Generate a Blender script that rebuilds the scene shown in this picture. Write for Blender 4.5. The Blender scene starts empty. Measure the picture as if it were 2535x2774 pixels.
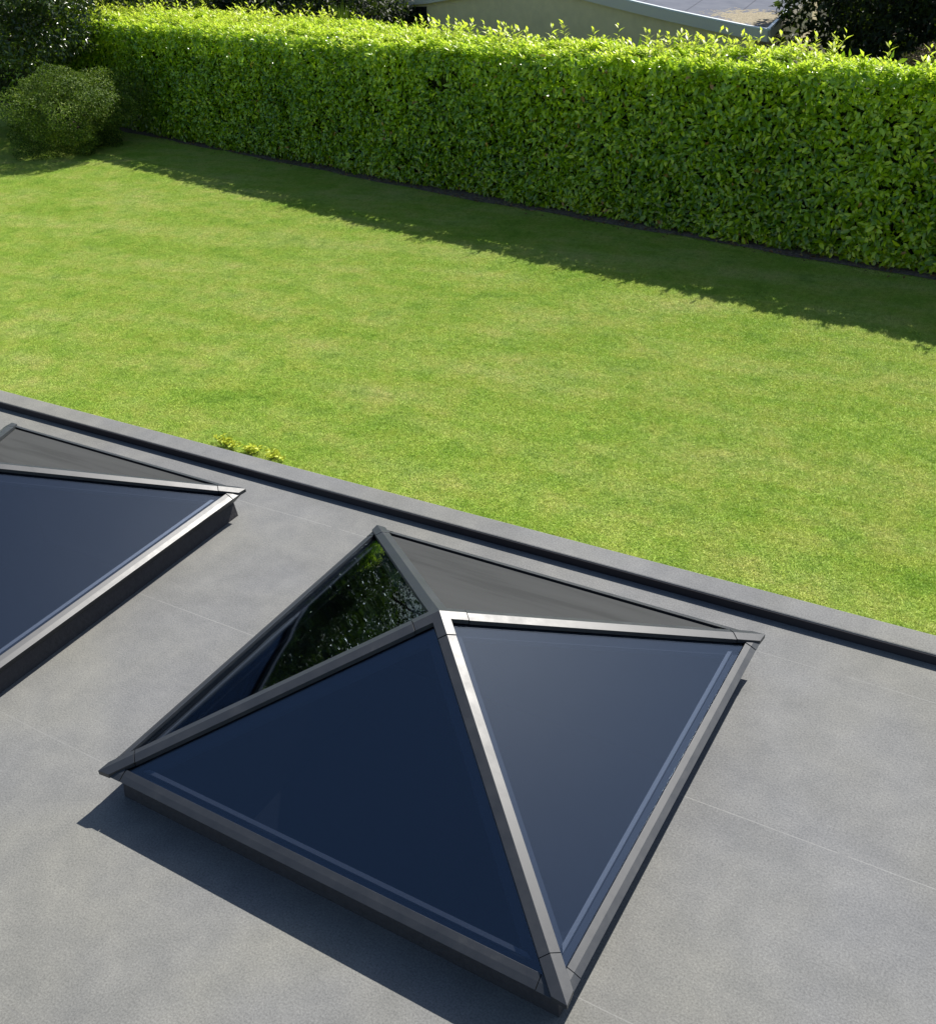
import bpy, bmesh, math, random
import numpy as np
from mathutils import Vector, Matrix
R = math.radians
rng = np.random.default_rng(7)
random.seed(7)
sc = bpy.context.scene
col = sc.collection

# ---------------------------------------------------------------- camera
cd = bpy.data.cameras.new('camera')
cam = bpy.data.objects.new('camera', cd)
col.objects.link(cam)
right = Vector((0.8393, 0.5379, -0.0794)); up = Vector((-0.2312, 0.4853, 0.8432))
fw = Vector((-0.4921, 0.6896, -0.5312)).normalized()
right = (right - fw * right.dot(fw)).normalized(); up = right.cross(fw)
cam.matrix_world = Matrix(((right.x, up.x, -fw.x, 2.2334), (right.y, up.y, -fw.y, -1.3725),
                           (right.z, up.z, -fw.z, 2.4723), (0, 0, 0, 1)))
cd.sensor_fit = 'HORIZONTAL'
cd.sensor_width = 36
PXW, PXH = 2535, 2774
cd.lens = 2835.8 / PXW * 36
AR = PXH / PXW
cd.sensor_fit = 'AUTO'
cd.lens = 2835.8 / PXH * 36          # AUTO fits the longer side (height)
cd.shift_x = 178.1 / PXH
cd.shift_y = 16.5 / PXH
cd.clip_end = 2000
sc.camera = cam

# ---------------------------------------------------------------- light
SUN = Vector((0.13, 0.905, 1.0)).normalized()
el = math.asin(SUN.z); az = math.atan2(SUN.x, SUN.y)
w = bpy.data.worlds.new('World'); sc.world = w; w.use_nodes = True
nt = w.node_tree; bg = nt.nodes['Background']
sky = nt.nodes.new('ShaderNodeTexSky'); sky.sky_type = 'NISHITA'; sky.sun_disc = False
sky.sun_elevation = el; sky.sun_rotation = az; sky.air_density = 1.0; sky.dust_density = 0.8; sky.ozone_density = 1.8
nt.links.new(sky.outputs[0], bg.inputs[0]); bg.inputs[1].default_value = 0.07
ld = bpy.data.lights.new('sun', 'SUN'); ld.energy = 4.6; ld.angle = R(0.5); ld.color = (1, 0.955, 0.88)
lo = bpy.data.objects.new('sun', ld); col.objects.link(lo)
lo.rotation_euler = SUN.to_track_quat('Z', 'Y').to_euler(); lo.location = (0, 0, 30)
sc.cycles.caustics_reflective = False; sc.cycles.caustics_refractive = False
sc.view_settings.view_transform = 'Standard'; sc.view_settings.look = 'None'
sc.view_settings.exposure = 0.85; sc.view_settings.gamma = 1

# ---------------------------------------------------------------- helpers
def tag(o, label=None, cat=None, group=None, kind=None):
    if label: o['label'] = label
    if cat: o['category'] = cat
    if group: o['group'] = group
    if kind: o['kind'] = kind
    return o

def empty(name, loc=(0, 0, 0), label=None, cat=None, group=None):
    o = bpy.data.objects.new(name, None); col.objects.link(o); o.location = loc
    o.empty_display_size = 0.2
    return tag(o, label, cat, group)

def mobj(name, V, F, mat, parent=None, smooth=False, attr=None):
    me = bpy.data.meshes.new(name)
    me.from_pydata([tuple(v) for v in V], [], F); me.update()
    if smooth: me.polygons.foreach_set('use_smooth', [True] * len(me.polygons))
    me.materials.append(mat)
    o = bpy.data.objects.new(name, me); col.objects.link(o)
    if parent: o.parent = parent
    return o

def fix_normals(o):
    bm = bmesh.new(); bm.from_mesh(o.data)
    bmesh.ops.recalc_face_normals(bm, faces=bm.faces); bm.to_mesh(o.data); bm.free()
    return o

class MB:
    def __init__(s): s.V = []; s.F = []
    def add(s, V, F):
        k = len(s.V); s.V += [tuple(v) for v in V]; s.F += [tuple(i + k for i in f) for f in F]
    def box(s, x0, x1, y0, y1, z0, z1):
        s.add([(x, y, z) for z in (z0, z1) for y in (y0, y1) for x in (x0, x1)],
              [(0, 2, 3, 1), (4, 5, 7, 6), (0, 1, 5, 4), (2, 6, 7, 3), (0, 4, 6, 2), (1, 3, 7, 5)])
    def prism(s, top, bot):           # two matching polygons joined into a solid
        n = len(top)
        s.add(list(top) + list(bot), [tuple(range(n)), tuple(range(2 * n - 1, n - 1, -1))] +
              [(i, i + n, (i + 1) % n + n, (i + 1) % n) for i in range(n)])
    def tube(s, a, b, r0, r1, n=7):
        a = Vector(a); b = Vector(b); d = (b - a).normalized(); q = d.to_track_quat('Z', 'Y')
        V = []
        for c, r in ((a, r0), (b, r1)):
            for i in range(n):
                t = 2 * math.pi * i / n; V.append(c + q @ Vector((r * math.cos(t), r * math.sin(t), 0)))
        s.add(V, [(i, (i + 1) % n, (i + 1) % n + n, i + n) for i in range(n)] + [tuple(range(n))[::-1], tuple(range(n, 2 * n))])
    def build(s, name, mat, parent=None, smooth=False, bevel=0):
        o = mobj(name, s.V, s.F, mat, parent, smooth); fix_normals(o)
        if bevel:
            m = o.modifiers.new('bevel', 'BEVEL'); m.width = bevel; m.segments = 2; m.limit_method = 'ANGLE'; m.angle_limit = R(25)
        return o

def nodes(name):
    m = bpy.data.materials.new(name); m.use_nodes = True
    t = m.node_tree; b = t.nodes['Principled BSDF']
    return m, t, b
def N(t, typ, **kw):
    n = t.nodes.new(typ)
    for k, v in kw.items(): setattr(n, k, v)
    return n
def noise(t, vec, scale, detail=4, rough=.55):
    n = N(t, 'ShaderNodeTexNoise'); n.inputs['Scale'].default_value = scale
    n.inputs['Detail'].default_value = detail; n.inputs['Roughness'].default_value = rough
    t.links.new(vec, n.inputs['Vector']); return n.outputs['Fac']
def ramp(t, fac, stops):
    r = N(t, 'ShaderNodeValToRGB'); e = r.color_ramp.elements
    while len(e) > 1: e.remove(e[-1])
    e[0].position = stops[0][0]; e[0].color = (*stops[0][1], 1)
    for p, c in stops[1:]:
        k = e.new(p); k.color = (*c, 1)
    t.links.new(fac, r.inputs[0]); return r.outputs[0]
def mix(t, fac, a, b, mode='MIX'):
    m = N(t, 'ShaderNodeMix', data_type='RGBA', blend_type=mode)
    for i, v in ((0, fac), (6, a), (7, b)):
        if hasattr(v, 'is_linked'): t.links.new(v, m.inputs[i])
        elif i == 0: m.inputs[0].default_value = v
        else: m.inputs[i].default_value = (*v, 1)
    return m.outputs[2]
def math_(t, op, a, b=0.0):
    m = N(t, 'ShaderNodeMath', operation=op)
    for i, v in ((0, a), (1, b)):
        if hasattr(v, 'is_linked'): t.links.new(v, m.inputs[i])
        else: m.inputs[i].default_value = v
    return m.outputs[0]
def bump(t, b, h, strength, dist):
    n = N(t, 'ShaderNodeBump'); n.inputs['Strength'].default_value = strength; n.inputs['Distance'].default_value = dist
    t.links.new(h, n.inputs['Height']); t.links.new(n.outputs[0], b.inputs['Normal'])
def pos(t): return N(t, 'ShaderNodeNewGeometry').outputs['Position']

def simple(name, c, rough=.7, spec=.5, metal=0, nz=0, nscale=20):
    m, t, b = nodes(name)
    b.inputs['Roughness'].default_value = rough; b.inputs['Specular IOR Level'].default_value = spec
    b.inputs['Metallic'].default_value = metal; b.inputs['Base Color'].default_value = (*c, 1)
    if nz:
        f = noise(t, pos(t), nscale, 5)
        t.links.new(ramp(t, f, [(.3, tuple(x * (1 - nz) for x in c)), (.7, tuple(min(1, x * (1 + nz)) for x in c))]), b.inputs['Base Color'])
        bump(t, b, f, .3, .01)
    return m

# roof membrane --------------------------------------------------
SEAM0, SEAMD = 1.6374, 0.7646
def roof_material(seams=True):
    m, t, b = nodes('roof_membrane'); p = pos(t)
    big = noise(t, p, 1.7, 5, .6); mid = noise(t, p, 8.0, 8, .70); fine = noise(t, p, 170, 4, .7); warm = noise(t, p, .9, 3)
    c = ramp(t, mid, [(.28, (.136, .138, .139)), (.5, (.158, .159, .158)), (.72, (.182, .182, .178))])
    c2 = ramp(t, big, [(.3, (.86, .86, .86)), (.55, (1, 1, 1)), (.75, (1.09, 1.085, 1.06))])
    c = mix(t, 1.0, c, c2, 'MULTIPLY')
    c3 = ramp(t, warm, [(.4, (.99, 1, 1.02)), (.62, (1.03, 1.02, .95))])
    c = mix(t, 1.0, c, c3, 'MULTIPLY')
    f = ramp(t, fine, [(.3, (.68, .68, .68)), (.5, (1, 1, 1)), (.72, (1.34, 1.34, 1.33))])
    c = mix(t, 1.0, c, f, 'MULTIPLY')
    h = math_(t, 'MULTIPLY', fine, 1.0)
    if seams:
        sx = N(t, 'ShaderNodeSeparateXYZ'); t.links.new(p, sx.inputs[0])
        wob = math_(t, 'MULTIPLY', math_(t, 'SUBTRACT', noise(t, p, 2.2, 2), .5), .012)
        yy = math_(t, 'ADD', sx.outputs[1], wob)
        k = math_(t, 'DIVIDE', math_(t, 'SUBTRACT', yy, SEAM0 - 20 * SEAMD), SEAMD)
        fr = math_(t, 'FRACT', k)
        line = math_(t, 'LESS_THAN', fr, .0045)
        tone = ramp(t, noise(t, p, .35, 1), [(.4, (.30, .30, .29)), (.6, (.13, .13, .13))])
        brk = math_(t, 'GREATER_THAN', noise(t, p, 9, 2), .36)
        c = mix(t, math_(t, 'MULTIPLY', math_(t, 'MULTIPLY', line, brk), .38), c, tone)
    t.links.new(c, b.inputs['Base Color'])
    b.inputs['Roughness'].default_value = .85; b.inputs['Specular IOR Level'].default_value = .25
    bump(t, b, h, .35, .0016)
    return m
M_ROOF = roof_material()

def metal_paint():
    m, t, b = nodes('anthracite_paint'); p = pos(t)
    f = noise(t, p, 900, 2)
    b.inputs['Base Color'].default_value = (.036, .040, .046, 1)
    b.inputs['Metallic'].default_value = 0.1; b.inputs['Roughness'].default_value = .36
    b.inputs['Specular IOR Level'].default_value = .6
    d = noise(t, p, 14, 6, .7)
    t.links.new(ramp(t, d, [(.35, (.022, .025, .030)), (.62, (.026, .029, .034)), (.78, (.038, .040, .042))]), b.inputs['Base Color'])
    rr = N(t, 'ShaderNodeMapRange'); t.links.new(d, rr.inputs[0]); rr.inputs[1].default_value = .3; rr.inputs[2].default_value = .75; rr.inputs[3].default_value = .38; rr.inputs[4].default_value = .50
    t.links.new(rr.outputs[0], b.inputs['Roughness'])
    bump(t, b, f, .12, .0004)
    return m
M_BAR = metal_paint()
M_CURB = simple('curb_membrane', (.045, .043, .046), .8, .3, nz=.15, nscale=60)
M_DARK = simple('gasket_rubber', (.006, .006, .007), .8, .2)
M_SPACER = simple('spacer_metal', (.26, .25, .25), .45, .5, .3)
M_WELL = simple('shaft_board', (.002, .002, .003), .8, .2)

def glass(name, tint, f0, refl=None, reflw=0.0):
    m = bpy.data.materials.new(name); m.use_nodes = True; t = m.node_tree
    t.nodes.remove(t.nodes['Principled BSDF']); out = t.nodes['Material Output']
    tr = N(t, 'ShaderNodeBsdfTransparent'); tr.inputs[0].default_value = (*tint, 1)
    gl = N(t, 'ShaderNodeBsdfGlossy'); gl.inputs['Roughness'].default_value = .012; gl.inputs[0].default_value = (.66, .80, .94, 1)
    ge = N(t, 'ShaderNodeNewGeometry'); dt = N(t, 'ShaderNodeVectorMath', operation='DOT_PRODUCT')
    t.links.new(ge.outputs['True Normal'], dt.inputs[0]); t.links.new(ge.outputs['Incoming'], dt.inputs[1])
    ca = math_(t, 'SUBTRACT', 1.0, math_(t, 'ABSOLUTE', dt.outputs['Value']))
    fr_ = math_(t, 'ADD', math_(t, 'MULTIPLY', math_(t, 'POWER', ca, 7.0), 1 - f0), f0)
    p = pos(t); h = noise(t, p, 3.0, 1)
    bp = N(t, 'ShaderNodeBump'); bp.inputs['Strength'].default_value = .06; bp.inputs['Distance'].default_value = .02
    t.links.new(h, bp.inputs['Height']); t.links.new(bp.outputs[0], gl.inputs['Normal'])
    mx = N(t, 'ShaderNodeMixShader'); t.links.new(fr_, mx.inputs[0])
    t.links.new(tr.outputs[0], mx.inputs[1]); t.links.new(gl.outputs[0], mx.inputs[2])
    last = mx
    if refl:  # diffuse layer paints a grey reflection with darker streaks
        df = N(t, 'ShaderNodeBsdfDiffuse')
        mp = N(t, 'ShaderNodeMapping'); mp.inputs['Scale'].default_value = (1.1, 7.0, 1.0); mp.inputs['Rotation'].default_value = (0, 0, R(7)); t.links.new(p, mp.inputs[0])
        sh = ramp(t, noise(t, mp.outputs[0], 1.6, 3, .5), [(.33, tuple(x * .86 for x in refl)), (.45, refl), (.7, tuple(x * 1.08 for x in refl))])
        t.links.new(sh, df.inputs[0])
        m2 = N(t, 'ShaderNodeMixShader'); m2.inputs[0].default_value = reflw
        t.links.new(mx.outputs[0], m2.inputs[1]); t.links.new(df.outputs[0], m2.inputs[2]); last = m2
    t.links.new(last.outputs[0], out.inputs[0])
    return m
M_GLASS = glass('tinted_glass', (.62, .66, .72), .098)
M_GLASS_GREY = glass('painted_reflection_glass', (.30, .31, .33), .02, (.060, .062, .063), .8)  # rear panes: grey reflection painted into the colour

# leaves ---------------------------------------------------------
def leaf_mat(name, stops, trans=.3, rough=.33, spec=.5, transc=(.35, .6, .03)):
    m, t, b = nodes(name)
    a = N(t, 'ShaderNodeAttribute'); a.attribute_name = 'tone'
    c = ramp(t, a.outputs['Fac'], stops)
    t.links.new(c, b.inputs['Base Color']); b.inputs['Roughness'].default_value = rough
    b.inputs['Specular IOR Level'].default_value = spec
    tl = N(t, 'ShaderNodeBsdfTranslucent')
    t.links.new(mix(t, .6, c, transc), tl.inputs[0])
    mx = N(t, 'ShaderNodeMixShader'); mx.inputs[0].default_value = trans
    t.links.new(b.outputs[0], mx.inputs[1]); t.links.new(tl.outputs[0], mx.inputs[2])
    t.links.new(mx.outputs[0], t.nodes['Material Output'].inputs[0])
    return m

def norm(a): return a / (np.linalg.norm(a, axis=1, keepdims=True) + 1e-9)
def leaf_mesh(name, P, D, Nn, L, W, mat, parent=None, tone=None, fold=.25, droop=.15, oval=False):
    n = len(P); D = norm(D); S = norm(np.cross(D, Nn)); U = norm(np.cross(S, D))
    L = np.asarray(L).reshape(-1, 1) * np.ones((n, 1)); W = np.asarray(W).reshape(-1, 1) * np.ones((n, 1))
    V = np.empty((n, 6, 3))
    V[:, 0] = P
    V[:, 1] = P + D * L * .42 - S * W * .5 + U * W * fold
    V[:, 2] = P + D * L * .42 + S * W * .5 + U * W * fold
    V[:, 3] = P + D * L - U * L * droop
    V[:, 4] = P + D * L * .46
    V[:, 5] = P + D * L * .46
    V = V[:, :5]
    nvv, tri = 5, np.array([[0, 4, 1], [0, 2, 4], [1, 4, 3], [4, 2, 3]])
    if oval:
        nvv = 8; V = np.empty((n, 8, 3)); c = lambda f, w_, d_: P + D * L * f + S * W * w_ + U * W * (fold * abs(w_) * 2) - U * L * (droop * d_)
        V[:, 0] = P; V[:, 1] = c(.26, -.44, .02); V[:, 2] = c(.62, -.46, .3); V[:, 3] = c(1, 0, 1); V[:, 4] = c(.62, .46, .3)
        V[:, 5] = c(.26, .44, .02); V[:, 6] = c(.3, 0, 0); V[:, 7] = c(.66, 0, .22)
        tri = np.array([[0, 6, 1], [1, 6, 7], [1, 7, 2], [2, 7, 3], [0, 5, 6], [6, 5, 4], [6, 4, 7], [7, 4, 3]])
    nt_ = len(tri)
    me = bpy.data.meshes.new(name)
    nv = n * nvv; me.vertices.add(nv); me.vertices.foreach_set('co', V.reshape(-1).astype(np.float32))
    idx = (tri.reshape(1, 3 * nt_) + (np.arange(n) * nvv)[:, None]).reshape(-1)
    me.loops.add(len(idx)); me.loops.foreach_set('vertex_index', idx.astype(np.int32))
    npol = n * nt_; me.polygons.add(npol)
    me.polygons.foreach_set('loop_start', (np.arange(npol) * 3).astype(np.int32))
    me.polygons.foreach_set('loop_total', np.full(npol, 3, np.int32))
    me.update(calc_edges=True)
    if tone is None: tone = rng.random(n)
    at = me.attributes.new('tone', 'FLOAT', 'POINT')
    at.data.foreach_set('value', np.repeat(np.clip(tone, 0, 1), nvv).astype(np.float32))
    me.materials.append(mat)
    o = bpy.data.objects.new(name, me); col.objects.link(o)
    if parent: o.parent = parent
    return o

_ph = rng.random((40, 3)) * 6.28; _dr = rng.normal(size=(40, 3)); _dr /= np.linalg.norm(_dr, axis=1, keepdims=True)
def sn(P, scale, k=8, o=0):                      # cheap smooth noise, about -1..1
    a = np.zeros(len(P))
    for i in range(k):
        j = (i + o) % 40
        a += np.sin((P @ _dr[j]) * scale * (1 + .35 * i) + _ph[j, 0])
    return a / math.sqrt(k)

# ================================================================ FLAT ROOF HOUSE
W_, D_, ZE, H_ = 1.6, 1.574, 0.1317, 0.366
LX, LY = -0.7154, -0.0081
LAWN = -2.8
house = empty('flat_roof_building', (0, 0, LAWN), 'flat roofed building in the foreground with a pale grey roof deck and low parapet', 'building')
def local(o): o.matrix_parent_inverse = Matrix.Translation((0, 0, -LAWN)); return o
PA, PB, PH = 1.8366, 1.9479, 0.0415
INS = .055
holes = [(INS, W_ - INS, INS, D_ - INS), (LX - W_ + INS, LX - INS, LY + INS, LY + D_ - INS)]
xs = sorted({-9.0, 9.0} | {h[i] for h in holes for i in (0, 1)}); ys = sorted({-7.0, PA} | {h[i] for h in holes for i in (2, 3)})
V = []; F = []
for j in range(len(ys) - 1):
    for i in range(len(xs) - 1):
        cx = (xs[i] + xs[i + 1]) / 2; cy = (ys[j] + ys[j + 1]) / 2
        if any(h[0] < cx < h[1] and h[2] < cy < h[3] for h in holes): continue
        k = len(V); V += [(xs[i], ys[j], 0), (xs[i + 1], ys[j], 0), (xs[i + 1], ys[j + 1], 0), (xs[i], ys[j + 1], 0)]
        F.append((k, k + 1, k + 2, k + 3))
local(mobj('roof_deck', V, F, M_ROOF, house))
b = MB(); b.box(-9, 9, PA, PB, -.35, PH)
pm = roof_material(False)
local(b.build('parapet', pm, house, bevel=.006))
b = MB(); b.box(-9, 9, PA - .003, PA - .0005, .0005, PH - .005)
local(b.build('upstand_shade_strip', simple('painted_shade', (.035, .033, .037), .8, .2), house))  # dark strip painting the shade on the parapet's inner face
b = MB(); b.box(-9, 9, -7, PA - .004, LAWN, -.6); b.box(-9, 9, PA - .02, PB - .025, LAWN, -.35)
local(b.build('outer_wall', simple('render_wall', (.5, .48, .44), .85, .3, nz=.1, nscale=8), house))

# ================================================================ SKYLIGHTS
def make_skylight(x0, y0, label):
    x1, y1 = x0 + W_, y0 + D_
    root = empty('roof_skylight', ((x0 + x1) / 2, (y0 + y1) / 2, 0), label, 'skylight', 'pyramid skylights on the flat roof')
    inv = Matrix.Translation((-(x0 + x1) / 2, -(y0 + y1) / 2, 0))
    def fin(o): o.matrix_parent_inverse = inv; return o
    A = Vector(((x0 + x1) / 2, (y0 + y1) / 2, ZE + H_))
    cs = [Vector((x0, y0, ZE)), Vector((x1, y0, ZE)), Vector((x1, y1, ZE)), Vector((x0, y1, ZE))]
    kx = H_ / (W_ / 2); ky = H_ / (D_ / 2)
    # eave profile: (inset from tip line, z); runs round; mitred
    prof = [(.038, ZE - .012), (.038, ZE + .0105), (.0195, ZE + .0022), (.0015, ZE - .0085), (.005, ZE - .0125), (.038, ZE - .056), (.060, ZE - .056)]
    def rail(side, c0, c1, nm, grow=0):
        pr = prof
        if grow: pr = [(o - grow * (1 if 0 < i < 5 else 0), z + grow * (1 if i in (1, 2) else 0)) for i, (o, z) in enumerate(prof)]
        V = []
        for e in (0, 1):
            for o, z in pr:
                L = (W_ if side in (0, 2) else D_)
                a = max(o, c0) if e == 0 else min(L - o, L - c1)
                if side == 0: V.append((x0 + a, y0 + o, z))
                if side == 1: V.append((x1 - o, y0 + a, z))
                if side == 2: V.append((x1 - a, y1 - o, z))
                if side == 3: V.append((x0 + o, y1 - a, z))
        n = len(prof)
        return V, [tuple(range(n)), tuple(range(2 * n - 1, n - 1, -1))] + [(i, (i + 1) % n, (i + 1) % n + n, i + n) for i in range(n)]
    CAP = .085
    for s in range(4):
        m = MB(); m.add(*rail(s, CAP, CAP, 'eave_rail')); fin(m.build('eave_rail', M_BAR, root, bevel=.0008))
    # curb, splayed slightly outwards to the deck
    m = MB(); i0, i1, t_ = .043, .036, .03
    zt = ZE - .052
    for s in range(4):
        def ring(i, z):
            a = [(x0 + i, y0 + i, z), (x1 - i, y0 + i, z), (x1 - i, y1 - i, z), (x0 + i, y1 - i, z)]
            return a[s], a[(s + 1) % 4]
        a, b_ = ring(i0, zt); c, d = ring(i1, .001); e, f = ring(i0 + t_, zt); g, h = ring(i0 + t_, .001)
        m.add([a, b_, d, c, e, f, h, g], [(0, 1, 2, 3), (4, 7, 6, 5), (0, 4, 5, 1), (3, 2, 6, 7)])
    fin(m.build('curb', M_CURB, root))
    # gap liners under caps and beside bars
    HW, DROP, SK = .0285, None, .016
    hips = []
    for k in range(4):
        c = cs[k]; d2 = Vector((A.x - c.x, A.y - c.y, 0)); hl = d2.length; d2 /= hl
        hips.append((c, d2, hl))
    sl = H_ / hips[0][2]
    def hp(k, s_, off, dz=0):       # s_ plan distance from tip, off sideways (left positive)
        c, d2, hl = hips[k]; n2 = Vector((-d2.y, d2.x, 0))
        drop = abs(off) * .322
        return Vector((c.x, c.y, ZE + sl * s_ - drop + dz)) + d2 * s_ + n2 * off
    C1, G, C2 = .115, .0024, .085
    for k in range(4):
        hl = hips[k][2]
        def hipseg(s0, s1, grow=0):
            m = MB(); hw = HW + grow
            top = []
            for s_ in (s0, s1):
                top.append([hp(k, s_, -hw, grow - SK), hp(k, s_, -hw, grow), hp(k, s_, 0, grow), hp(k, s_, hw, grow), hp(k, s_, hw, grow - SK)])
            Vv = top[0] + top[1]; n = 5
            m.add(Vv, [(0, 1, 2, 3, 4), (9, 8, 7, 6, 5)] + [(i, (i + 1) % n, (i + 1) % n + n, i + n) for i in range(n)])
            return m
        fin(hipseg(C1 + G, hl - C2 - G).build('hip_bar', M_BAR, root, bevel=.0006))
        # dark joint strip below both joints
        for sj in (C1, hl - C2): fin(hipseg(sj - .03, sj + .03, -.004).build('joint_strip', M_DARK, root))
        # corner cap: hip end cut to the tip + two short rail ends
        m = MB(); gq = .0012
        sw = HW * 1.02
        ring_t = [hp(k, sw, -HW, gq), hp(k, C1, -HW, gq), hp(k, C1, 0, gq), hp(k, C1, HW, gq), hp(k, sw, HW, gq), hp(k, -.004, 0, gq)]
        ring_b = [v + Vector((0, 0, -SK)) for v in ring_t]
        m.add(ring_t + ring_b, [(0, 1, 2, 5), (2, 3, 4, 5), (6, 11, 8, 7), (8, 11, 10, 9)] +
              [(i, i + 6, (i + 1) % 6 + 6, (i + 1) % 6) for i in range(6)])
        a = rail(k, 0, W_ - CAP + G if k in (0, 2) else D_ - CAP + G, 'c', .001)
        b2 = rail((k + 3) % 4, W_ - CAP + G if (k + 3) % 4 in (0, 2) else D_ - CAP + G, 0, 'c', .001)
        m.add(*a); m.add(*b2)
        fin(m.build('corner_cap', M_BAR, root, bevel=.0006))
    # apex cap
    m = MB(); gq = .0015
    for k in range(4):
        k2 = (k + 1) % 4; hl = hips[k][2]; s1 = hl - C2
        a = hp(k, s1, 0, gq); aw = hp(k, s1, -HW, gq); bq = hp(k2, s1, 0, gq); bw = hp(k2, s1, HW, gq)
        Ax = Vector((A.x, A.y, A.z + gq))
        # wings of the two hips meet on the centre line of the face
        mid = ((cs[k] + cs[k2]) / 2) - A; mid.z = 0; mid.normalize()
        dd = HW / .7071
        J = Vector((A.x, A.y, 0)) + mid * dd * 1.0
        J.z = Ax.z - dd * (kx if abs(mid.x) > .5 else ky)
        top = [a, aw, J, Ax]; top2 = [Ax, J, bw, bq]
        for tt in (top, top2):
            bot = [v + Vector((0, 0, -SK)) for v in tt]
            m.prism(tt, bot)
    fin(m.build('apex_cap', M_BAR, root))
    # panes
    GZ = -.0185
    for k in range(4):
        k2 = (k + 1) % 4
        def pl(i, dz=0, far=None):       # triangle inset i from the edges measured in plan
            a, b_ = cs[k], cs[k2]
            n = (A - (a + b_) / 2); n.z = 0; dist = n.length; n.normalize(); e = (b_ - a).normalized()
            i = i if far is None else far
            q0 = a + n * i + e * (i + (0 if far is None else 0)); q1 = b_ + n * i - e * i
            h = lambda p: ZE + H_ * min(1, ((p - a).dot(n)) / dist) + dz
            return a, b_, n, e, dist, h
        a, b_, n, e, dist, h = pl(0)
        L = (b_ - a).length
        def tri(ib, ih):                 # ib: inset from eave, ih: inset from hips (plan, perpendicular)
            s2 = ih * 1.4142
            q0 = a + n * ib + e * (ib * (L / 2) / dist + s2); q1 = b_ + n * ib - e * (ib * (L / 2) / dist + s2)
            tp = (a + b_) / 2 + n * (dist - s2 * dist / (L / 2))
            return [q0, q1, tp]
        def lift(P, dz): return [Vector((p.x, p.y, ZE + H_ * ((p - a).dot(n)) / dist + dz)) for p in P]
        T = tri(.031, .006)
        m = MB(); m.prism(lift(T, GZ), lift(T, GZ - .004))
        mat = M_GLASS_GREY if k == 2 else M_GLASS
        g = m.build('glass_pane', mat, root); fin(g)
        if k == 2: g['label'] = 'matt grey pane facing the parapet, its grey reflection painted in'
        # glazing spacer under the glass
        To = tri(.068, .040); Ti = tri(.079, .046)
        m = MB()
        m.prism(lift([To[0], To[1], Ti[1], Ti[0]], GZ - .016), lift([To[0], To[1], Ti[1], Ti[0]], GZ - .022))
        fin(m.build('glazing_spacer', M_SPACER, root))
        # opaque border frame between bar and spacer
        To = tri(.03, .012); Ti = tri(.066, .052)
        o1 = lift(To, GZ - .024); i1_ = lift(Ti, GZ - .024); o2 = lift(To, GZ - .04); i2_ = lift(Ti, GZ - .04)
        m = MB()
        for q in range(3):
            r = (q + 1) % 3
            m.add([o1[q], o1[r], i1_[r], i1_[q], o2[q], o2[r], i2_[r], i2_[q]],
                  [(0, 1, 2, 3), (7, 6, 5, 4), (3, 2, 6, 7), (0, 4, 5, 1)])
        fin(m.build('inner_frame', M_FRAME_IN, root))
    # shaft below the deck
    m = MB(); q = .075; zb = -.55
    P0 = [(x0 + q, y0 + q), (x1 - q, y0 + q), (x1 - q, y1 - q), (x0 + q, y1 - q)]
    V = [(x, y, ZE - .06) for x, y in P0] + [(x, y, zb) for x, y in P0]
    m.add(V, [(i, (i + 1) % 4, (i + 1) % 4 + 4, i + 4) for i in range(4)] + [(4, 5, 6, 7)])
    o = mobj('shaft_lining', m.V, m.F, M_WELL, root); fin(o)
    return root
M_FRAME_IN = simple('inner_frame_paint', (.045, .05, .065), .6, .3)
make_skylight(0, 0, 'whole pyramid skylight in the centre with four hip bars meeting at a capped apex')
make_skylight(LX - W_, LY, 'pyramid skylight cut off by the left edge, only its pointed right corner in view')

# ================================================================ GROUND
lm, t, b = nodes('lawn_soil'); p = pos(t)
f = noise(t, p, 2.2, 5); f2 = noise(t, p, 60, 4)
c = ramp(t, f, [(.3, (.24, .34, .05)), (.7, (.34, .42, .09))])
c = mix(t, .5, c, ramp(t, f2, [(.3, (.22, .32, .04)), (.7, (.42, .50, .12))]))
t.links.new(c, b.inputs['Base Color']); b.inputs['Roughness'].default_value = .9; b.inputs['Specular IOR Level'].default_value = .1
bump(t, b, f2, .6, .02)
tag(mobj('lawn', [(-150, -150, LAWN), (150, -150, LAWN), (150, 250, LAWN), (-150, 250, LAWN)], [(0, 1, 2, 3)], lm),
    kind='structure')

# hedge line (front face foot)
HP = np.array([(-34, 21.5), (-25, 19.5), (-17.65, 17.69), (-7.7, 15.25), (.6, 13.62), (4.5, 12.9)])
seg = np.linalg.norm(np.diff(HP, axis=0), axis=1); cum = np.r_[0, np.cumsum(seg)]; HL = cum[-1]
def hedge_at(s):
    x = np.interp(s, cum, HP[:, 0]); y = np.interp(s, cum, HP[:, 1])
    i = np.clip(np.searchsorted(cum, s) - 1, 0, len(seg) - 1); d = (HP[i + 1] - HP[i]) / seg[i][:, None]
    return x, y, d

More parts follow.
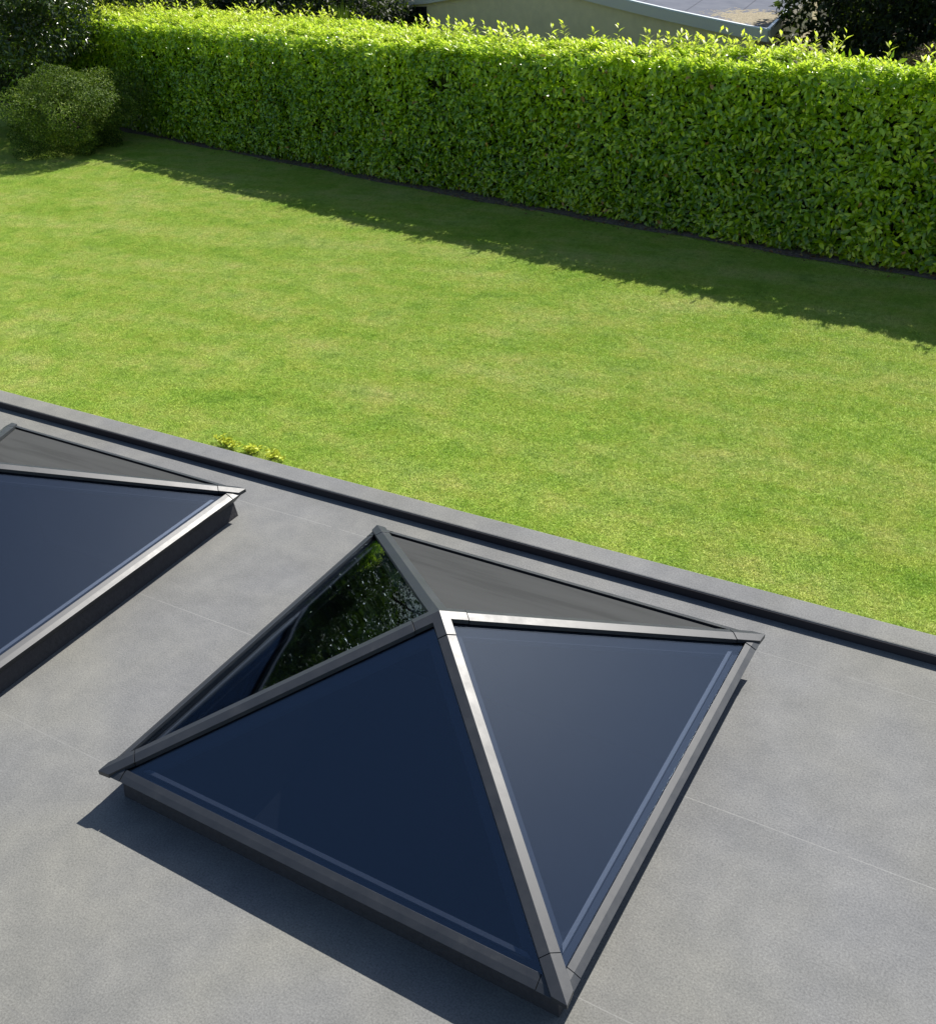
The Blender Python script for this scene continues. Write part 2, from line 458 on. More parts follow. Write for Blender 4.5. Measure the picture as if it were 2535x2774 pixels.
# grass: one patch of blades scattered by geometry nodes over the visible lawn
def grass():
    n = 2600; r = .42 * np.sqrt(rng.random(n)); a = rng.random(n) * 6.283
    P = np.c_[r * np.cos(a), r * np.sin(a), np.zeros(n)]
    lean = rng.normal(size=(n, 3)) * 1.1; lean[:, 2] = 1; lean = norm(lean)
    L = rng.uniform(.012, .030, n)[:, None]; wd = rng.uniform(.0028, .0050, n)[:, None]
    side = norm(np.cross(lean, rng.normal(size=(n, 3))))
    V = np.empty((n, 5, 3)); bend = rng.normal(size=(n, 3)) * .35; bend[:, 2] = -.1
    V[:, 0] = P - side * wd * .5; V[:, 1] = P + side * wd * .5
    V[:, 2] = P + lean * L * .55 + side * wd * .45; V[:, 3] = P + lean * L * .55 - side * wd * .45
    V[:, 4] = P + lean * L + bend * L * .6
    V = V.reshape(-1, 3)
    F = []
    for i in range(n):
        k = 5 * i; F += [(k, k + 1, k + 2, k + 3), (k + 3, k + 2, k + 4)]
    m, t, b = nodes('grass_blades'); p = pos(t)
    mp = N(t, 'ShaderNodeMapping'); mp.inputs['Rotation'].default_value = (0, 0, R(-20)); mp.inputs['Scale'].default_value = (.45, 1.2, 1)
    t.links.new(p, mp.inputs[0])
    big = noise(t, mp.outputs[0], 1.1, 6, .66); mid = noise(t, p, 14.0, 6, .72); fine = noise(t, p, 70, 4, .7)
    c = ramp(t, big, [(.28, (.340, .520, .055)), (.44, (.450, .600, .090)), (.58, (.530, .635, .145)), (.76, (.600, .650, .215))])
    patch = noise(t, p, 2.6, 5, .7); tuft = noise(t, p, 6.5, 4, .75)
    c = mix(t, 1.0, c, ramp(t, patch, [(.30, (.66, .80, .62)), (.45, (.90, .98, .85)), (.58, (1.04, 1.0, 1.02)), (.72, (1.16, 1.04, 1.22))]), 'MULTIPLY')
    c = mix(t, 1.0, c, ramp(t, tuft, [(.27, (.66, .74, .60)), (.42, (1, 1, 1)), (.75, (1.10, 1.06, 1.2))]), 'MULTIPLY')
    c = mix(t, 1.0, c, ramp(t, mid, [(.28, (.62, .70, .55)), (.5, (1, 1, 1)), (.74, (1.14, 1.09, 1.35))]), 'MULTIPLY')
    c = mix(t, 1.0, c, ramp(t, fine, [(.28, (.50, .56, .42)), (.5, (1, 1, 1)), (.74, (1.40, 1.32, 1.6))]), 'MULTIPLY')
    t.links.new(c, b.inputs['Base Color']); b.inputs['Roughness'].default_value = .6; b.inputs['Specular IOR Level'].default_value = .2
    tl = N(t, 'ShaderNodeBsdfTranslucent'); t.links.new(c, tl.inputs[0])
    ge = N(t, 'ShaderNodeNewGeometry'); va = N(t, 'ShaderNodeVectorMath', operation='MULTIPLY_ADD'); vn = N(t, 'ShaderNodeVectorMath', operation='NORMALIZE')
    t.links.new(ge.outputs['Normal'], va.inputs[0]); va.inputs[1].default_value = (.45, .45, .45); va.inputs[2].default_value = (0, 0, .6)
    t.links.new(va.outputs[0], vn.inputs[0]); t.links.new(vn.outputs[0], b.inputs['Normal'])
    mx = N(t, 'ShaderNodeMixShader'); mx.inputs[0].default_value = .3
    t.links.new(b.outputs[0], mx.inputs[1]); t.links.new(tl.outputs[0], mx.inputs[2])
    t.links.new(mx.outputs[0], t.nodes['Material Output'].inputs[0])
    o = mobj('grass', V, F, m)
    tag(o, 'short mown green grass covering the lawn', 'grass', kind='stuff')
    g = bpy.data.node_groups.new('scatter_grass', 'GeometryNodeTree')
    g.interface.new_socket('Geometry', in_out='INPUT', socket_type='NodeSocketGeometry')
    g.interface.new_socket('Geometry', in_out='OUTPUT', socket_type='NodeSocketGeometry')
    gi = g.nodes.new('NodeGroupInput'); go = g.nodes.new('NodeGroupOutput'); lk = g.links.new
    grid = g.nodes.new('GeometryNodeMeshGrid')
    for k, v in (('Size X', 27), ('Size Y', 12.8), ('Vertices X', 2), ('Vertices Y', 2)): grid.inputs[k].default_value = v
    tr = g.nodes.new('GeometryNodeTransform'); lk(grid.outputs[0], tr.inputs[0]); tr.inputs['Translation'].default_value = (-9.5, 11.5, LAWN + .002); tr.inputs['Rotation'].default_value = (0, 0, 0)
    ds = g.nodes.new('GeometryNodeDistributePointsOnFaces'); lk(tr.outputs[0], ds.inputs[0]); ds.distribute_method = 'POISSON'; ds.inputs['Distance Min'].default_value = .19; ds.inputs['Density Max'].default_value = 90
    # drop the points behind the soil bed
    ps = g.nodes.new('GeometryNodeInputPosition'); sx = g.nodes.new('ShaderNodeSeparateXYZ'); lk(ps.outputs[0], sx.inputs[0])
    mu = g.nodes.new('ShaderNodeMath'); mu.operation = 'MULTIPLY_ADD'; lk(sx.outputs[0], mu.inputs[0]); mu.inputs[1].default_value = .222; 
    lk(sx.outputs[1], mu.inputs[2])
    cp = g.nodes.new('ShaderNodeMath'); cp.operation = 'GREATER_THAN'; lk(mu.outputs[0], cp.inputs[0]); cp.inputs[1].default_value = 13.36
    de = g.nodes.new('GeometryNodeDeleteGeometry'); lk(ds.outputs[0], de.inputs[0]); lk(cp.outputs[0], de.inputs[1])
    rv = g.nodes.new('FunctionNodeRandomValue'); rv.data_type = 'FLOAT_VECTOR'; rv.inputs[0].default_value = (0, 0, 0); rv.inputs[1].default_value = (0, 0, 6.283)
    ip = g.nodes.new('GeometryNodeInstanceOnPoints'); lk(de.outputs[0], ip.inputs['Points']); lk(gi.outputs[0], ip.inputs['Instance']); lk(rv.outputs[0], ip.inputs['Rotation'])
    lk(ip.outputs[0], go.inputs[0])
    md = o.modifiers.new('scatter', 'NODES'); md.node_group = g
grass()

# soil bed under the hedge
s = np.linspace(0, HL, 160); x, y, d = hedge_at(s); nx, ny = d[:, 1], -d[:, 0]     # outward = towards the lawn
wob = .05 * np.sin(s * 2.1) + .03 * np.sin(s * 5.3)
V = [(x[i] + nx[i] * (.15 + wob[i] * .5), y[i] + ny[i] * (.15 + wob[i] * .5), LAWN + .016) for i in range(len(s))] + \
    [(x[i] - nx[i] * 1.6, y[i] - ny[i] * 1.6, LAWN + .03) for i in range(len(s))]
k = len(s)
tag(mobj('soil_bed', V, [(i, i + 1, i + 1 + k, i + k) for i in range(k - 1)], simple('bare_soil', (.15, .12, .095), .95, .1, nz=.5, nscale=25)), kind='structure')
V = [(x[i] - nx[i] * 1.3, y[i] - ny[i] * 1.3, LAWN + .034) for i in range(len(s))] + [(x[i] - nx[i] * 60, y[i] - ny[i] * 60 + 0, LAWN + .034) for i in range(len(s))]
tag(mobj('neighbour_ground', V, [(i, i + 1, i + 1 + k, i + k) for i in range(k - 1)], simple('rough_ground', (.035, .035, .02), .95, .1, nz=.4, nscale=6)), kind='structure')

# ================================================================ HEDGE
M_LEAF = leaf_mat('laurel_leaf', [(0, (.060, .145, .005)), (.5, (.200, .350, .007)), (.9, (.40, .55, .014)), (1, (.30, .16, .04))], .28, .29, .7)
M_SHOOT = leaf_mat('laurel_shoot', [(0, (.20, .37, .014)), (.5, (.45, .57, .028)), (1, (.66, .68, .07))], .5, .38, .4, (.55, .8, .06))
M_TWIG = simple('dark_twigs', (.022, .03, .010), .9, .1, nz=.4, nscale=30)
HH = 2.46; HD = 1.25
hedge = empty('laurel_hedge', (-7.7, 15.3, LAWN), 'long clipped laurel hedge with glossy green face and yellow-green sunlit top', 'hedge')
def hl_(o): o.matrix_parent_inverse = Matrix.Translation((7.7, -15.3, -LAWN)); return o
def hedge_pt(s, z, depth):         # depth behind the front face
    x, y, d = hedge_at(s); return np.c_[x - d[:, 1] * depth, y + d[:, 0] * depth, LAWN + z]
vis = (cum[2] - 5, HL)
def hdep(s): q = np.clip((cum[3] + .5 - s) / 7.0, 0, 1); return HD + 1.0 * q * q * (3 - 2 * q)
def hedge_front():
    n = 76000
    s = rng.uniform(vis[0], vis[1], n); z = rng.uniform(.03, HH, n); dep = rng.exponential(.075, n)
    P = hedge_pt(s, z, 0 * s); lump = sn(P, 1.6, 8) * .055 + sn(P, 5.5, 8, 9) * .04
    rnd = np.clip((z - (HH - .22)) / .22, 0, 1) ** 2 * .14
    foot = np.clip((.25 - z) / .25, 0, 1) * .10
    P = hedge_pt(s, z, dep - .02 + lump + rnd + foot)
    _, _, d = hedge_at(s); out = np.c_[d[:, 1], -d[:, 0], np.zeros(n)]; tan = np.c_[d, np.zeros(n)]
    D = tan * rng.normal(0, 1, (n, 1)) + np.array([[0, 0, 1.]]) * rng.normal(-.25, .75, (n, 1)) + out * rng.uniform(.1, .9, (n, 1))
    Nn = out * .9 + np.array([[0, 0, .75]]) + rng.normal(size=(n, 3)) * .45
    L = rng.uniform(.075, .140, n); keep = np.ones(n, bool)
    for c, r in HOLES:
        keep &= (np.linalg.norm((P - np.array(c)) * np.array([1, .3, .8]), axis=1) > r)
    thin = sn(P, 3.1, 7, 20)
    keep &= ~((thin > 1.75) & (rng.random(n) < .8))
    tone = .42 + .16 * sn(P, 1.1, 6, 12) + rng.normal(0, .27, n); tone = np.clip(tone, 0, .9)
    tone = np.where(rng.random(n) < .006, 1, tone)
    i = np.where(keep)[0]
    hl_(leaf_mesh('foliage', P[i], D[i], Nn[i], L[i], L[i] * rng.uniform(.34, .46, len(i)), M_LEAF, hedge, tone[i], .13, .16, True))
HOLES = [((-7.95, 15.3, LAWN + 1.93), .13), ((-8.0, 15.3, LAWN + 1.6), .05), ((-17.0, 17.5, LAWN + 1.9), .11), ((-4.0, 14.5, LAWN + 2.0), .09), ((-1.0, 13.9, LAWN + .7), .04)]
hedge_front()
def hedge_top():
    # whorled shoots on the top
    n = 6300
    s = rng.uniform(vis[0], vis[1], n); dep = .02 + rng.random(n) * (hdep(s) - .02)
    P0 = hedge_pt(s, 0 * s, dep)
    z = HH - .05 + .035 * sn(P0, 1.3, 7) + .04 * sn(P0, 4.2, 8, 5) - .10 * np.exp(-(((dep - .45 + .15 * sn(P0, .8, 5, 9)) / .13) ** 2)) * 1.5 - .03 * np.clip((dep - .6) / .5, 0, 1)
    edge = np.clip((.14 - dep) / .14, 0, 1); z -= edge * .10
    tall = (rng.random(n) < .04 + .16 * (dep > .75) * (sn(P0, 2.2, 7, 3) > .1) + .06 * (dep < .2)); hgt = np.where(tall, rng.uniform(.16, .40, n), rng.uniform(.03, .11, n))
    gx = np.abs(dep - .47 - .13 * sn(P0, .9, 5, 9)) < .03 + .10 * (sn(P0, 1.9, 6, 15) > -.2)
    gap = (sn(P0, 2.4, 7, 22) < -1.35) | (gx & (rng.random(n) < .85)); k = ~gap
    s, dep, z, hgt, tall = s[k], dep[k], z[k], hgt[k], tall[k]; n = len(s)
    B = hedge_pt(s, z, dep); ax = norm(np.c_[rng.normal(0, .22, n), rng.normal(0, .22, n), np.ones(n)])
    PP, DD, NN, LL, TT = [], [], [], [], []
    m = 8
    for j in range(m):
        f = (j + rng.random(n)) / m; ang = j * 2.4 + rng.random(n) * .9
        rad = np.c_[np.cos(ang), np.sin(ang), np.zeros(n)]
        el_ = .12 + 1.0 * f[:, None]
        PP.append(B + ax * (hgt * f)[:, None]); DD.append(rad + ax * el_); NN.append(ax * 1.2 - rad * .5 + rng.normal(size=(n, 3)) * .2)
        LL.append(rng.uniform(.065, .125, n) * (1 - .3 * f) * np.where(tall, 1.25, 1)); TT.append(np.clip(.30 + .4 * f + .35 * (hgt - .05) / .2 + rng.normal(0, .16, n) + .12 * sn(B, 1.7, 5, 3), 0, 1))
    P = np.concatenate(PP); D = np.concatenate(DD); Nn = np.concatenate(NN); L = np.concatenate(LL); T = np.concatenate(TT)
    hl_(leaf_mesh('new_shoots', P, D, Nn, L * 1.22, L * .44, M_SHOOT, hedge, T, .15, .10))
    # stems of the tall ones
    mm = MB()
    for i in np.where(tall)[0][:600]: mm.tube(B[i] - ax[i] * .05, B[i] + ax[i] * hgt[i], .004, .002, 4)
    tag(hl_(mm.build('shoot_stems', simple('shoot_stem', (.12, .17, .03), .7), hedge)), kind='stuff')
    # older leaves between and below the shoots
    n = 17000; s = rng.uniform(vis[0], vis[1], n); dep = rng.random(n) * (hdep(s) + .05)
    P0 = hedge_pt(s, 0 * s, dep); z = HH - .10 - rng.exponential(.05, n) + .035 * sn(P0, 1.3, 7) - np.clip((.16 - dep) / .16, 0, 1) * .1
    z -= .03 * np.clip((dep - .6) / .5, 0, 1)
    z -= .30 * (np.abs(dep - .47 - .13 * sn(P0, .9, 5, 9)) < .11)
    P = hedge_pt(s, z, dep); D = rng.normal(size=(n, 3)) * [1, 1, .5]; Nn = rng.normal(size=(n, 3)) * .4 + [0, 0, 1]
    L = rng.uniform(.08, .13, n)
    hl_(leaf_mesh('top_foliage', P, D, Nn, L, L * .38, M_LEAF, hedge, np.clip(rng.normal(.6, .2, n), 0, .9), .16, .1))
hedge_top()
def hedge_back():
    n = 9000; s = rng.uniform(0, HL, n); z = rng.uniform(.05, HH, n); back = (rng.random(n) < .7) | (s > vis[0])
    P = hedge_pt(s, z, np.where(back, hdep(s) - .02, .02)); _, _, d = hedge_at(s); out = np.c_[-d[:, 1], d[:, 0], np.zeros(n)] * np.where(back, 1, -1)[:, None]
    D = rng.normal(size=(n, 3)) + out * .3; Nn = out + rng.normal(size=(n, 3)) * .4 + [0, 0, .5]
    hl_(leaf_mesh('rear_foliage', P, D, Nn, rng.uniform(.12, .2, n), rng.uniform(.05, .08, n), M_LEAF, hedge, rng.uniform(.2, .8, n)))
hedge_back()
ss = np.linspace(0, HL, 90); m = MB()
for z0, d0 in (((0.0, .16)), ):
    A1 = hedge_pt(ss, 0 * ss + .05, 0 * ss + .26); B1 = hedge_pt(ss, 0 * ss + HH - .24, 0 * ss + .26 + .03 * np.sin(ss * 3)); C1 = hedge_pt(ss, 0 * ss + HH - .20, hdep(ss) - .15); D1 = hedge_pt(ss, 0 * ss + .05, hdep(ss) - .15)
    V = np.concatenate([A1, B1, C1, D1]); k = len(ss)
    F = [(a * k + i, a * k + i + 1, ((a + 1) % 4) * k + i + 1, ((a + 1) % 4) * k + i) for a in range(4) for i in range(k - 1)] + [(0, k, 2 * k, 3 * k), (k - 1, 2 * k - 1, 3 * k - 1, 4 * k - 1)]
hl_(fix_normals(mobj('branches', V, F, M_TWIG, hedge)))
# fallen leaves along the foot of the hedge
n = 420; s = rng.uniform(cum[2], HL, n); P = hedge_pt(s, .035 + 0 * s, rng.normal(-.10, .09, n))
tag(leaf_mesh('fallen_leaves', P, rng.normal(size=(n, 3)) * [1, 1, .15], rng.normal(size=(n, 3)) * .2 + [0, 0, 1], rng.uniform(.05, .1, n), rng.uniform(.02, .04, n),
    leaf_mat('dry_leaf', [(0, (.10, .045, .02)), (.6, (.2, .1, .045)), (1, (.28, .19, .08))], .1, .7, .2), tone=rng.random(n)),
    'dry brown leaves scattered along the foot of the hedge', 'leaves', kind='stuff')

# ================================================================ SHRUBS AND TREES
def crown_points(center, rad, n, lump=.22, seed=0, shell=.35, flat=0):
    u = norm(rng.normal(size=(n, 3))); u[:, 2] = np.where(u[:, 2] < -flat if flat else u[:, 2] < -.95, -u[:, 2], u[:, 2])
    r = 1 + lump * sn(u * 1.0, 2.6, 8, seed) * .6 + .10 * sn(u, 7.5, 8, seed + 7)
    r *= 1 - shell * rng.random(n) ** 2.2
    return np.array(center) + u * r[:, None] * np.array(rad), u
def make_tree(name, x, y, z0, center, rad, n, L, mat, label, cat, trunk_r=.16, wr=.4, lump=.25, seed=0, branches=9, group=None, up=.45, gapn=True, tonev=(.5, .2)):
    root = empty(name, (x, y, z0), label, cat, group)
    inv = Matrix.Translation((-x, -y, -z0))
    P, u = crown_points(center, rad, n, lump, seed)
    if gapn:
        g = sn(P, 3.2 / max(rad), 8, seed + 3); k = (g > -1.5) | (rng.random(n) < .25); P, u = P[k], u[k]
    n = len(P)
    D = rng.normal(size=(n, 3)) + u * .4 + [0, 0, -.25]; Nn = u * .8 + rng.normal(size=(n, 3)) * .5 + [0, 0, up]
    Ls = rng.uniform(.65, 1.2, n) * L
    tone = np.clip(tonev[0] + .12 * sn(P, 4 / max(rad), 6, seed + 5) + rng.normal(0, tonev[1], n), 0, 1)
    o = leaf_mesh('crown', P, D, Nn, Ls, Ls * wr, mat, root, tone); o.matrix_parent_inverse = inv
    m = MB(); c = Vector(center); base = Vector((x, y, z0)); top = Vector((c.x, c.y, c.z))
    mid1 = base.lerp(top, .5) + Vector((.05, .04, 0)) * rad[0]
    m.tube(base, mid1, trunk_r, trunk_r * .75, 8); m.tube(mid1, top, trunk_r * .75, trunk_r * .4, 8)
    for i in range(branches):
        a = i * 2.4; q = mid1.lerp(top, .1 + .8 * i / branches); e = c + Vector((math.cos(a) * rad[0] * .8, math.sin(a) * rad[1] * .8, rad[2] * (-.3 + .9 * ((i * 7) % branches) / branches)))
        m.tube(q, e, trunk_r * .35, trunk_r * .08, 5)
    o = m.build('trunk', M_BARK, root); o.matrix_parent_inverse = inv
    return root
M_BARK = simple('bark', (.06, .05, .04), .9, .1, nz=.4, nscale=20)
M_SHRUB = leaf_mat('shrub_leaf', [(0, (.022, .050, .010)), (.6, (.075, .125, .020)), (1, (.25, .31, .05))], .14, .6, .15)
M_TREE = leaf_mat('tree_leaf', [(0, (.014, .028, .007)), (.6, (.032, .062, .013)), (1, (.09, .14, .03))], .16, .3, .6)
M_DARKT = leaf_mat('dark_tree_leaf', [(0, (.008, .014, .006)), (.7, (.020, .032, .010)), (1, (.07, .09, .02))], .10, .55, .25)
# round shrub at the corner of the lawn
make_tree('round_shrub', -18.5, 16.0, LAWN, (-18.6, 16.0, LAWN + .80), (1.40, 1.25, .95), 46000, .058, M_SHRUB,
          'bushy round shrub with fine pale green leaves on the lawn in front of the hedge', 'shrub', .06, .45, .42, 4, 14, up=.3)
# broadleaf tree leaning into the top left corner
make_tree('broadleaf_tree', -22.4, 16.4, LAWN, (-22.1, 17.0, .25), (3.0, 2.1, 1.45), 30000, .14, M_TREE,
          'broadleaf tree with glossy leaves filling the top left corner above the round shrub', 'tree', .16, .42, .35, 11, 10, up=.5)
# dark trees beyond the hedge
spec = [('evergreen_tree', -25.0, 21.6, (-24.6, 21.4, .6), (4.2, 2.4, 3.6), 16000, 'dark evergreen tree behind the glossy broadleaf tree at the top left corner', 'tree'),
        ('evergreen_tree', -1.2, 21.5, (-.9, 21.3, -.2), (2.7, 2.4, 2.9), 40000, 'dark evergreen tree beside the bungalow beyond the right part of the hedge', 'tree'),
        ('evergreen_shrub', -18.2, 24.0, (-18.2, 24.0, -1.35), (3.6, 1.5, 1.7), 26000, 'low dark evergreen shrub mass behind the hedge just left of the spiky palm', 'shrub'),
        ('evergreen_shrub', -24.6, 25.6, (-24.6, 25.6, -1.1), (4.0, 1.6, 1.9), 22000, 'low dark evergreen shrub mass behind the hedge near the top left corner', 'shrub'),
        ('evergreen_tree', 2.8, 20.5, (2.8, 20.5, .2), (2.7, 2.2, 3.2), 26000, 'dark evergreen tree at the top right corner of the photo', 'tree'),
        ('evergreen_tree', -18.5, 28.0, (-18.5, 28.0, .6), (3.4, 2.6, 3.6), 12000, 'dark evergreen tree behind the left part of the hedge, left of the bungalow', 'tree'),
        ('evergreen_tree', -24.5, 30.5, (-24.5, 30.5, 1.2), (4.0, 3.0, 4.2), 12000, 'dark evergreen tree standing far behind the hedge at the top left', 'tree'),
        ('evergreen_tree', -33.0, 31.0, (-33.0, 31.0, 1.8), (4.8, 3.4, 4.8), 12000, 'tall dark evergreen tree mirrored in the left pane of the central skylight', 'tree')]
for i, (nm, x, y, c, r, n, lab, cat) in enumerate(spec):
    make_tree(nm, x, y, LAWN, c, r, n, .16, M_DARKT, lab, cat, .22, .45, .3, 15 + 3 * i, 12, 'dark trees beyond the hedge', tonev=(.4, .25))
# spiky plant between tree and bungalow
def spiky(x, y, z0, zc, label):
    root = empty('spiky_palm', (x, y, z0), label, 'palm'); inv = Matrix.Translation((-x, -y, -z0))
    m = MB(); m.tube((x, y, z0), (x, y, zc), .10, .08, 8); o = m.build('trunk', M_BARK, root); o.matrix_parent_inverse = inv
    n = 240; a = rng.random(n) * 6.283; e = rng.uniform(.1, 1.45, n)
    D = np.c_[np.cos(a) * np.cos(e), np.sin(a) * np.cos(e), np.sin(e)]; P = np.array([x, y, zc]) + D * .04
    o = leaf_mesh('leaves', P, D, np.tile([0, 0, 1.], (n, 1)) + rng.normal(size=(n, 3)) * .2, rng.uniform(.6, .95, n), .035, M_SHRUB, root, rng.uniform(.1, .7, n), .1, .05)
    o.matrix_parent_inverse = inv
spiky(-15.3, 22.6, LAWN, -1.30, 'spiky palm with narrow upright leaves behind the hedge, left of the bungalow')
make_tree('russet_shrub', -.35, 16.9, LAWN, (-.35, 16.9, -.78), (.45, .35, .32), 2600, .05, leaf_mat('russet_leaf', [(0, (.10, .06, .04)), (1, (.26, .17, .11))], .1, .6, .2),
          'reddish brown twiggy shrub top peeping over the hedge at the right edge', 'shrub', .04, .4, .2, 2, 6)
# small yellow-green plants growing against the wall beyond the parapet
def weed(x, y, n, h, label):
    root = empty('wall_plant', (x, y, LAWN), label, 'plant', 'small plants along the foot of the wall'); inv = Matrix.Translation((-x, -y, -LAWN))
    m = MB(); PP = []; DD = []
    for i in range(n):
        dx, dy = rng.normal(0, .09), rng.normal(0, .05); hh = h * rng.uniform(.6, 1)
        m.tube((x + dx * .4, y + dy * .4, LAWN), (x + dx, y + dy, LAWN + hh), .004, .002, 4)
        for j in range(11):
            f = rng.uniform(.4, 1); PP.append((x + dx * f, y + dy * f, LAWN + hh * f)); DD.append((rng.normal(), rng.normal(), .4))
    o = m.build('stem', simple('weed_stem', (.12, .16, .04), .7), root); o.matrix_parent_inverse = inv
    k = len(PP)
    o = leaf_mesh('leaves', np.array(PP), np.array(DD), np.tile([0, -.4, 1.], (k, 1)) + rng.normal(size=(k, 3)) * .3, rng.uniform(.03, .06, k), rng.uniform(.02, .035, k), M_WEED, root)
    o.matrix_parent_inverse = inv
M_WEED = leaf_mat('weed_leaf', [(0, (.30, .42, .03)), (1, (.62, .64, .07))], .35, .5, .3, (.8, .8, .1))
for x, y, n, h, lab in [(-5.16, 5.87, 16, .11, 'yellow-green leafy plant beyond the parapet, the largest of the three'), (-4.86, 5.87, 12, .10, 'low yellow-green leafy plant beyond the parapet, middle of the three'),
                   (-4.50, 5.87, 9, .07, 'tiny yellow-green leafy plant beyond the parapet, rightmost of the three')]:
    weed(x, y, n, h, lab)

# ================================================================ BUNGALOW
G0 = Vector((-14.9, 24.4, -.83)); G1 = Vector((-3.55, 19.5, -.87)); gd = (G1 - G0); GL = gd.length; gd.normalize()
ev = Vector((math.cos(R(97.3)), math.sin(R(97.3)), 0)); gn = Vector((gd.y, -gd.x, 0))       # gn faces the lawn
bung = empty('bungalow', (-9, 22, LAWN), 'cream bungalow with shallow curved grey felt roof and pale blue-grey fascia behind the hedge', 'bungalow')
binv = Matrix.Translation((9, -22, -LAWN))
def bf(o): o.matrix_parent_inverse = binv; return o
tt = [0, .06, .13, .23, .33, .45, .54, .63, .72, .81, .88, .94, .975, 1.0]
zz = [.0, .06, .14, .30, .46, .60, .56, .44, .315, .20, .12, .055, .02, .005]
def gp(t, z, out=0, back=0): return G0 + gd * (GL * t) + gn * out + ev * back + Vector((0, 0, z))
BK = 9.0; FH = .19
m = MB()
for i in range(len(tt) - 1):
    a, b_ = (tt[i], zz[i]), (tt[i + 1], zz[i + 1])
    m.prism([gp(a[0], a[1] + FH, .0), gp(b_[0], b_[1] + FH, .0), gp(b_[0], b_[1], .0), gp(a[0], a[1], .0)],
            [gp(a[0], a[1] + FH, -.03), gp(b_[0], b_[1] + FH, -.03), gp(b_[0], b_[1], -.03), gp(a[0], a[1], -.03)])
m.prism([gp(1, .01 + FH), gp(1, .01 + FH, 0, BK), gp(1, .01, 0, BK), gp(1, .01)], [p_ - gd * .03 for p_ in [gp(1, .01 + FH), gp(1, .01 + FH, 0, BK), gp(1, .01, 0, BK), gp(1, .01)]])
bf(m.build('fascia', simple('fascia_paint', (.62, .57, .49), .5, .4), bung))
m = MB()
for i in range(len(tt) - 1):
    a, b_ = (tt[i], zz[i]), (tt[i + 1], zz[i + 1])
    q = [gp(a[0], a[1] + FH + .002, .006), gp(b_[0], b_[1] + FH + .002, .006), gp(b_[0], b_[1] + FH + .002, -.05), gp(a[0], a[1] + FH + .002, -.05)]
    m.prism([v + Vector((0, 0, .03)) for v in q], q)
q = [gp(1, .012 + FH, 0) + gd * .006, gp(1, .012 + FH, 0, BK) + gd * .006, gp(1, .012 + FH, 0, BK) - gd * .06, gp(1, .012 + FH, 0) - gd * .06]
m.prism([v + Vector((0, 0, .031)) for v in q], q)
bf(m.build('roof_trim', simple('trim_metal', (.64, .68, .70), .35, .6), bung))
fm, t, b = nodes('roof_felt'); p = pos(t)
c = ramp(t, noise(t, p, 3, 5), [(.3, (.115, .125, .155)), (.7, (.150, .160, .190))])
dot = N(t, 'ShaderNodeVectorMath', operation='DOT_PRODUCT'); t.links.new(p, dot.inputs[0]); dot.inputs[1].default_value = (gn.x * 0 + (-ev.y), ev.x, 0)
fr = math_(t, 'FRACT', math_(t, 'DIVIDE', math_(t, 'ADD', dot.outputs['Value'], 200), .98))
c = mix(t, math_(t, 'MULTIPLY', math_(t, 'LESS_THAN', fr, .03), .6), c, (.06, .06, .075))
cr = N(t, 'ShaderNodeVectorMath', operation='DISTANCE'); t.links.new(p, cr.inputs[0]); cr.inputs[1].default_value = tuple(gp(.965, .3, 0, 1.2))
deb = math_(t, 'GREATER_THAN', math_(t, 'ADD', noise(t, p, 9, 5), math_(t, 'MULTIPLY', cr.outputs['Value'], -.40)), .16)
c = mix(t, deb, c, ramp(t, noise(t, p, 40, 3), [(.35, (.16, .14, .10)), (.6, (.34, .30, .22))]))
t.links.new(c, b.inputs['Base Color']); b.inputs['Roughness'].default_value = 1; b.inputs['Specular IOR Level'].default_value = .05
V = []; F = []
for i in range(len(tt)): V += [gp(tt[i], zz[i] + FH - .01, -.03), gp(tt[i], zz[i] + FH - .01, -.03, BK)]
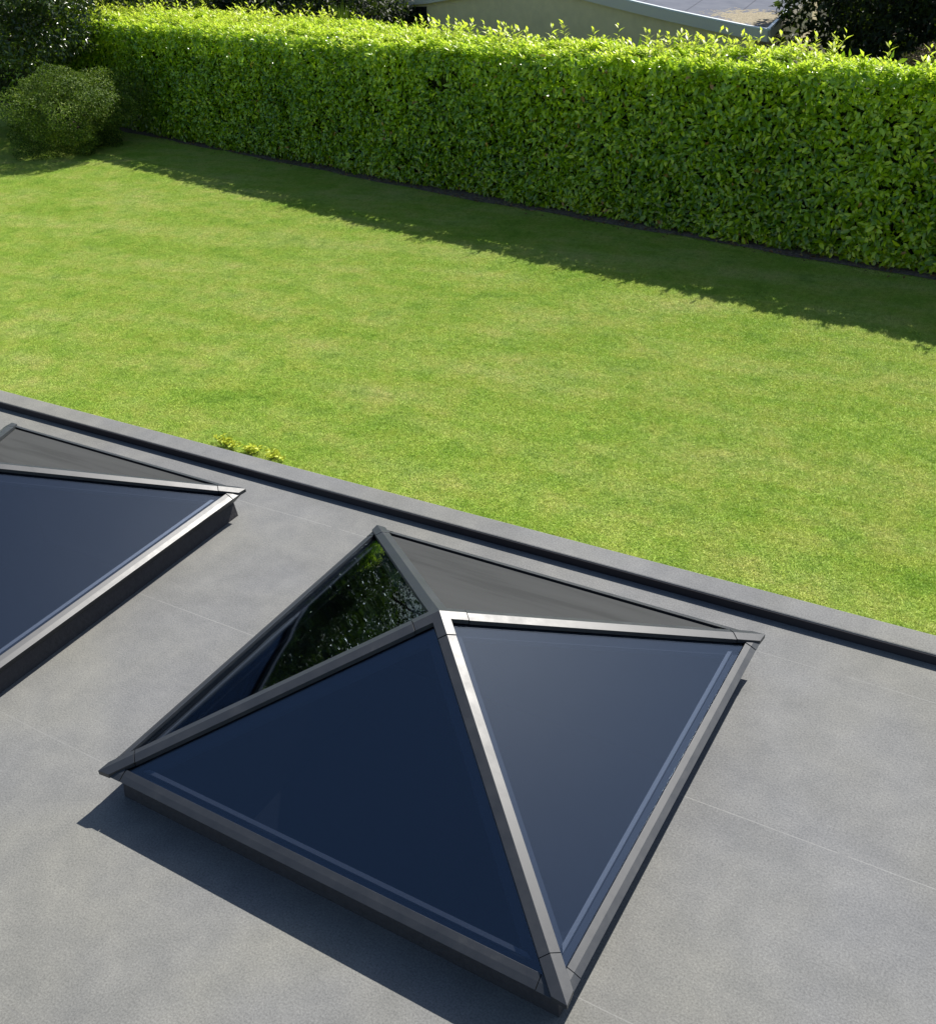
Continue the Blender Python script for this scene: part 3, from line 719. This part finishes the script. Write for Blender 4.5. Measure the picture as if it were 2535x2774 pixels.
for i in range(len(tt) - 1): F.append((2 * i, 2 * i + 2, 2 * i + 3, 2 * i + 1))
bf(mobj('roof', V, F, fm, bung))
m = MB(); t0, t1 = .03, .965
for i in range(len(tt) - 1):
    ta, tb = max(tt[i], t0), min(tt[i + 1], t1)
    if tb <= ta: continue
    za, zb = np.interp([ta, tb], tt, zz)
    if tb <= .115: za -= .02; zb -= .02
    zf = LAWN + .8
    m.prism([gp(ta, za + .05, -.12), gp(tb, zb + .05, -.12), gp(tb, zf, -.12), gp(ta, zf, -.12)], [gp(ta, za + .05, -.3), gp(tb, zb + .05, -.3), gp(tb, zf, -.3), gp(ta, zf, -.3)])
m.prism([gp(t1, .03, -.3), gp(t1, .03, -.3, BK), gp(t1, zf, -.3, BK), gp(t1, zf, -.3)], [v - gd * .2 for v in [gp(t1, .03, -.3), gp(t1, .03, -.3, BK), gp(t1, zf, -.3, BK), gp(t1, zf, -.3)]])
bf(m.build('wall', simple('cream_render', (.76, .63, .38), .85, .2, nz=.06, nscale=5), bung))
m = MB(); m.prism([gp(.035, -.02, -.10), gp(.115, .05, -.10), gp(.115, -.55, -.10), gp(.035, -.55, -.10)], [gp(.035, -.02, -.115), gp(.115, .05, -.115), gp(.115, -.55, -.115), gp(.035, -.55, -.115)])
w_ = bf(m.build('window', simple('dark_window', (.015, .017, .02), .1, .6), bung))
m = MB(); m.prism([gp(.068, .02, -.085), gp(.073, .02, -.085), gp(.073, -.55, -.085), gp(.068, -.55, -.085)], [gp(.068, .02, -.099), gp(.073, .02, -.099), gp(.073, -.55, -.099), gp(.068, -.55, -.099)])
fr_ = m.build('frame', simple('window_frame', (.30, .33, .36), .5), w_)
fr_.matrix_parent_inverse = binv
m = MB(); q = [gp(.070, -.30, .16), gp(.125, -.30, .16), gp(.125, -.30, -.08), gp(.070, -.30, -.08)]
m.prism(q, [v - Vector((0, 0, .06)) for v in q])
sl_ = m.build('sill', simple('white_sill', (.8, .8, .8), .5), w_); sl_.matrix_parent_inverse = binv
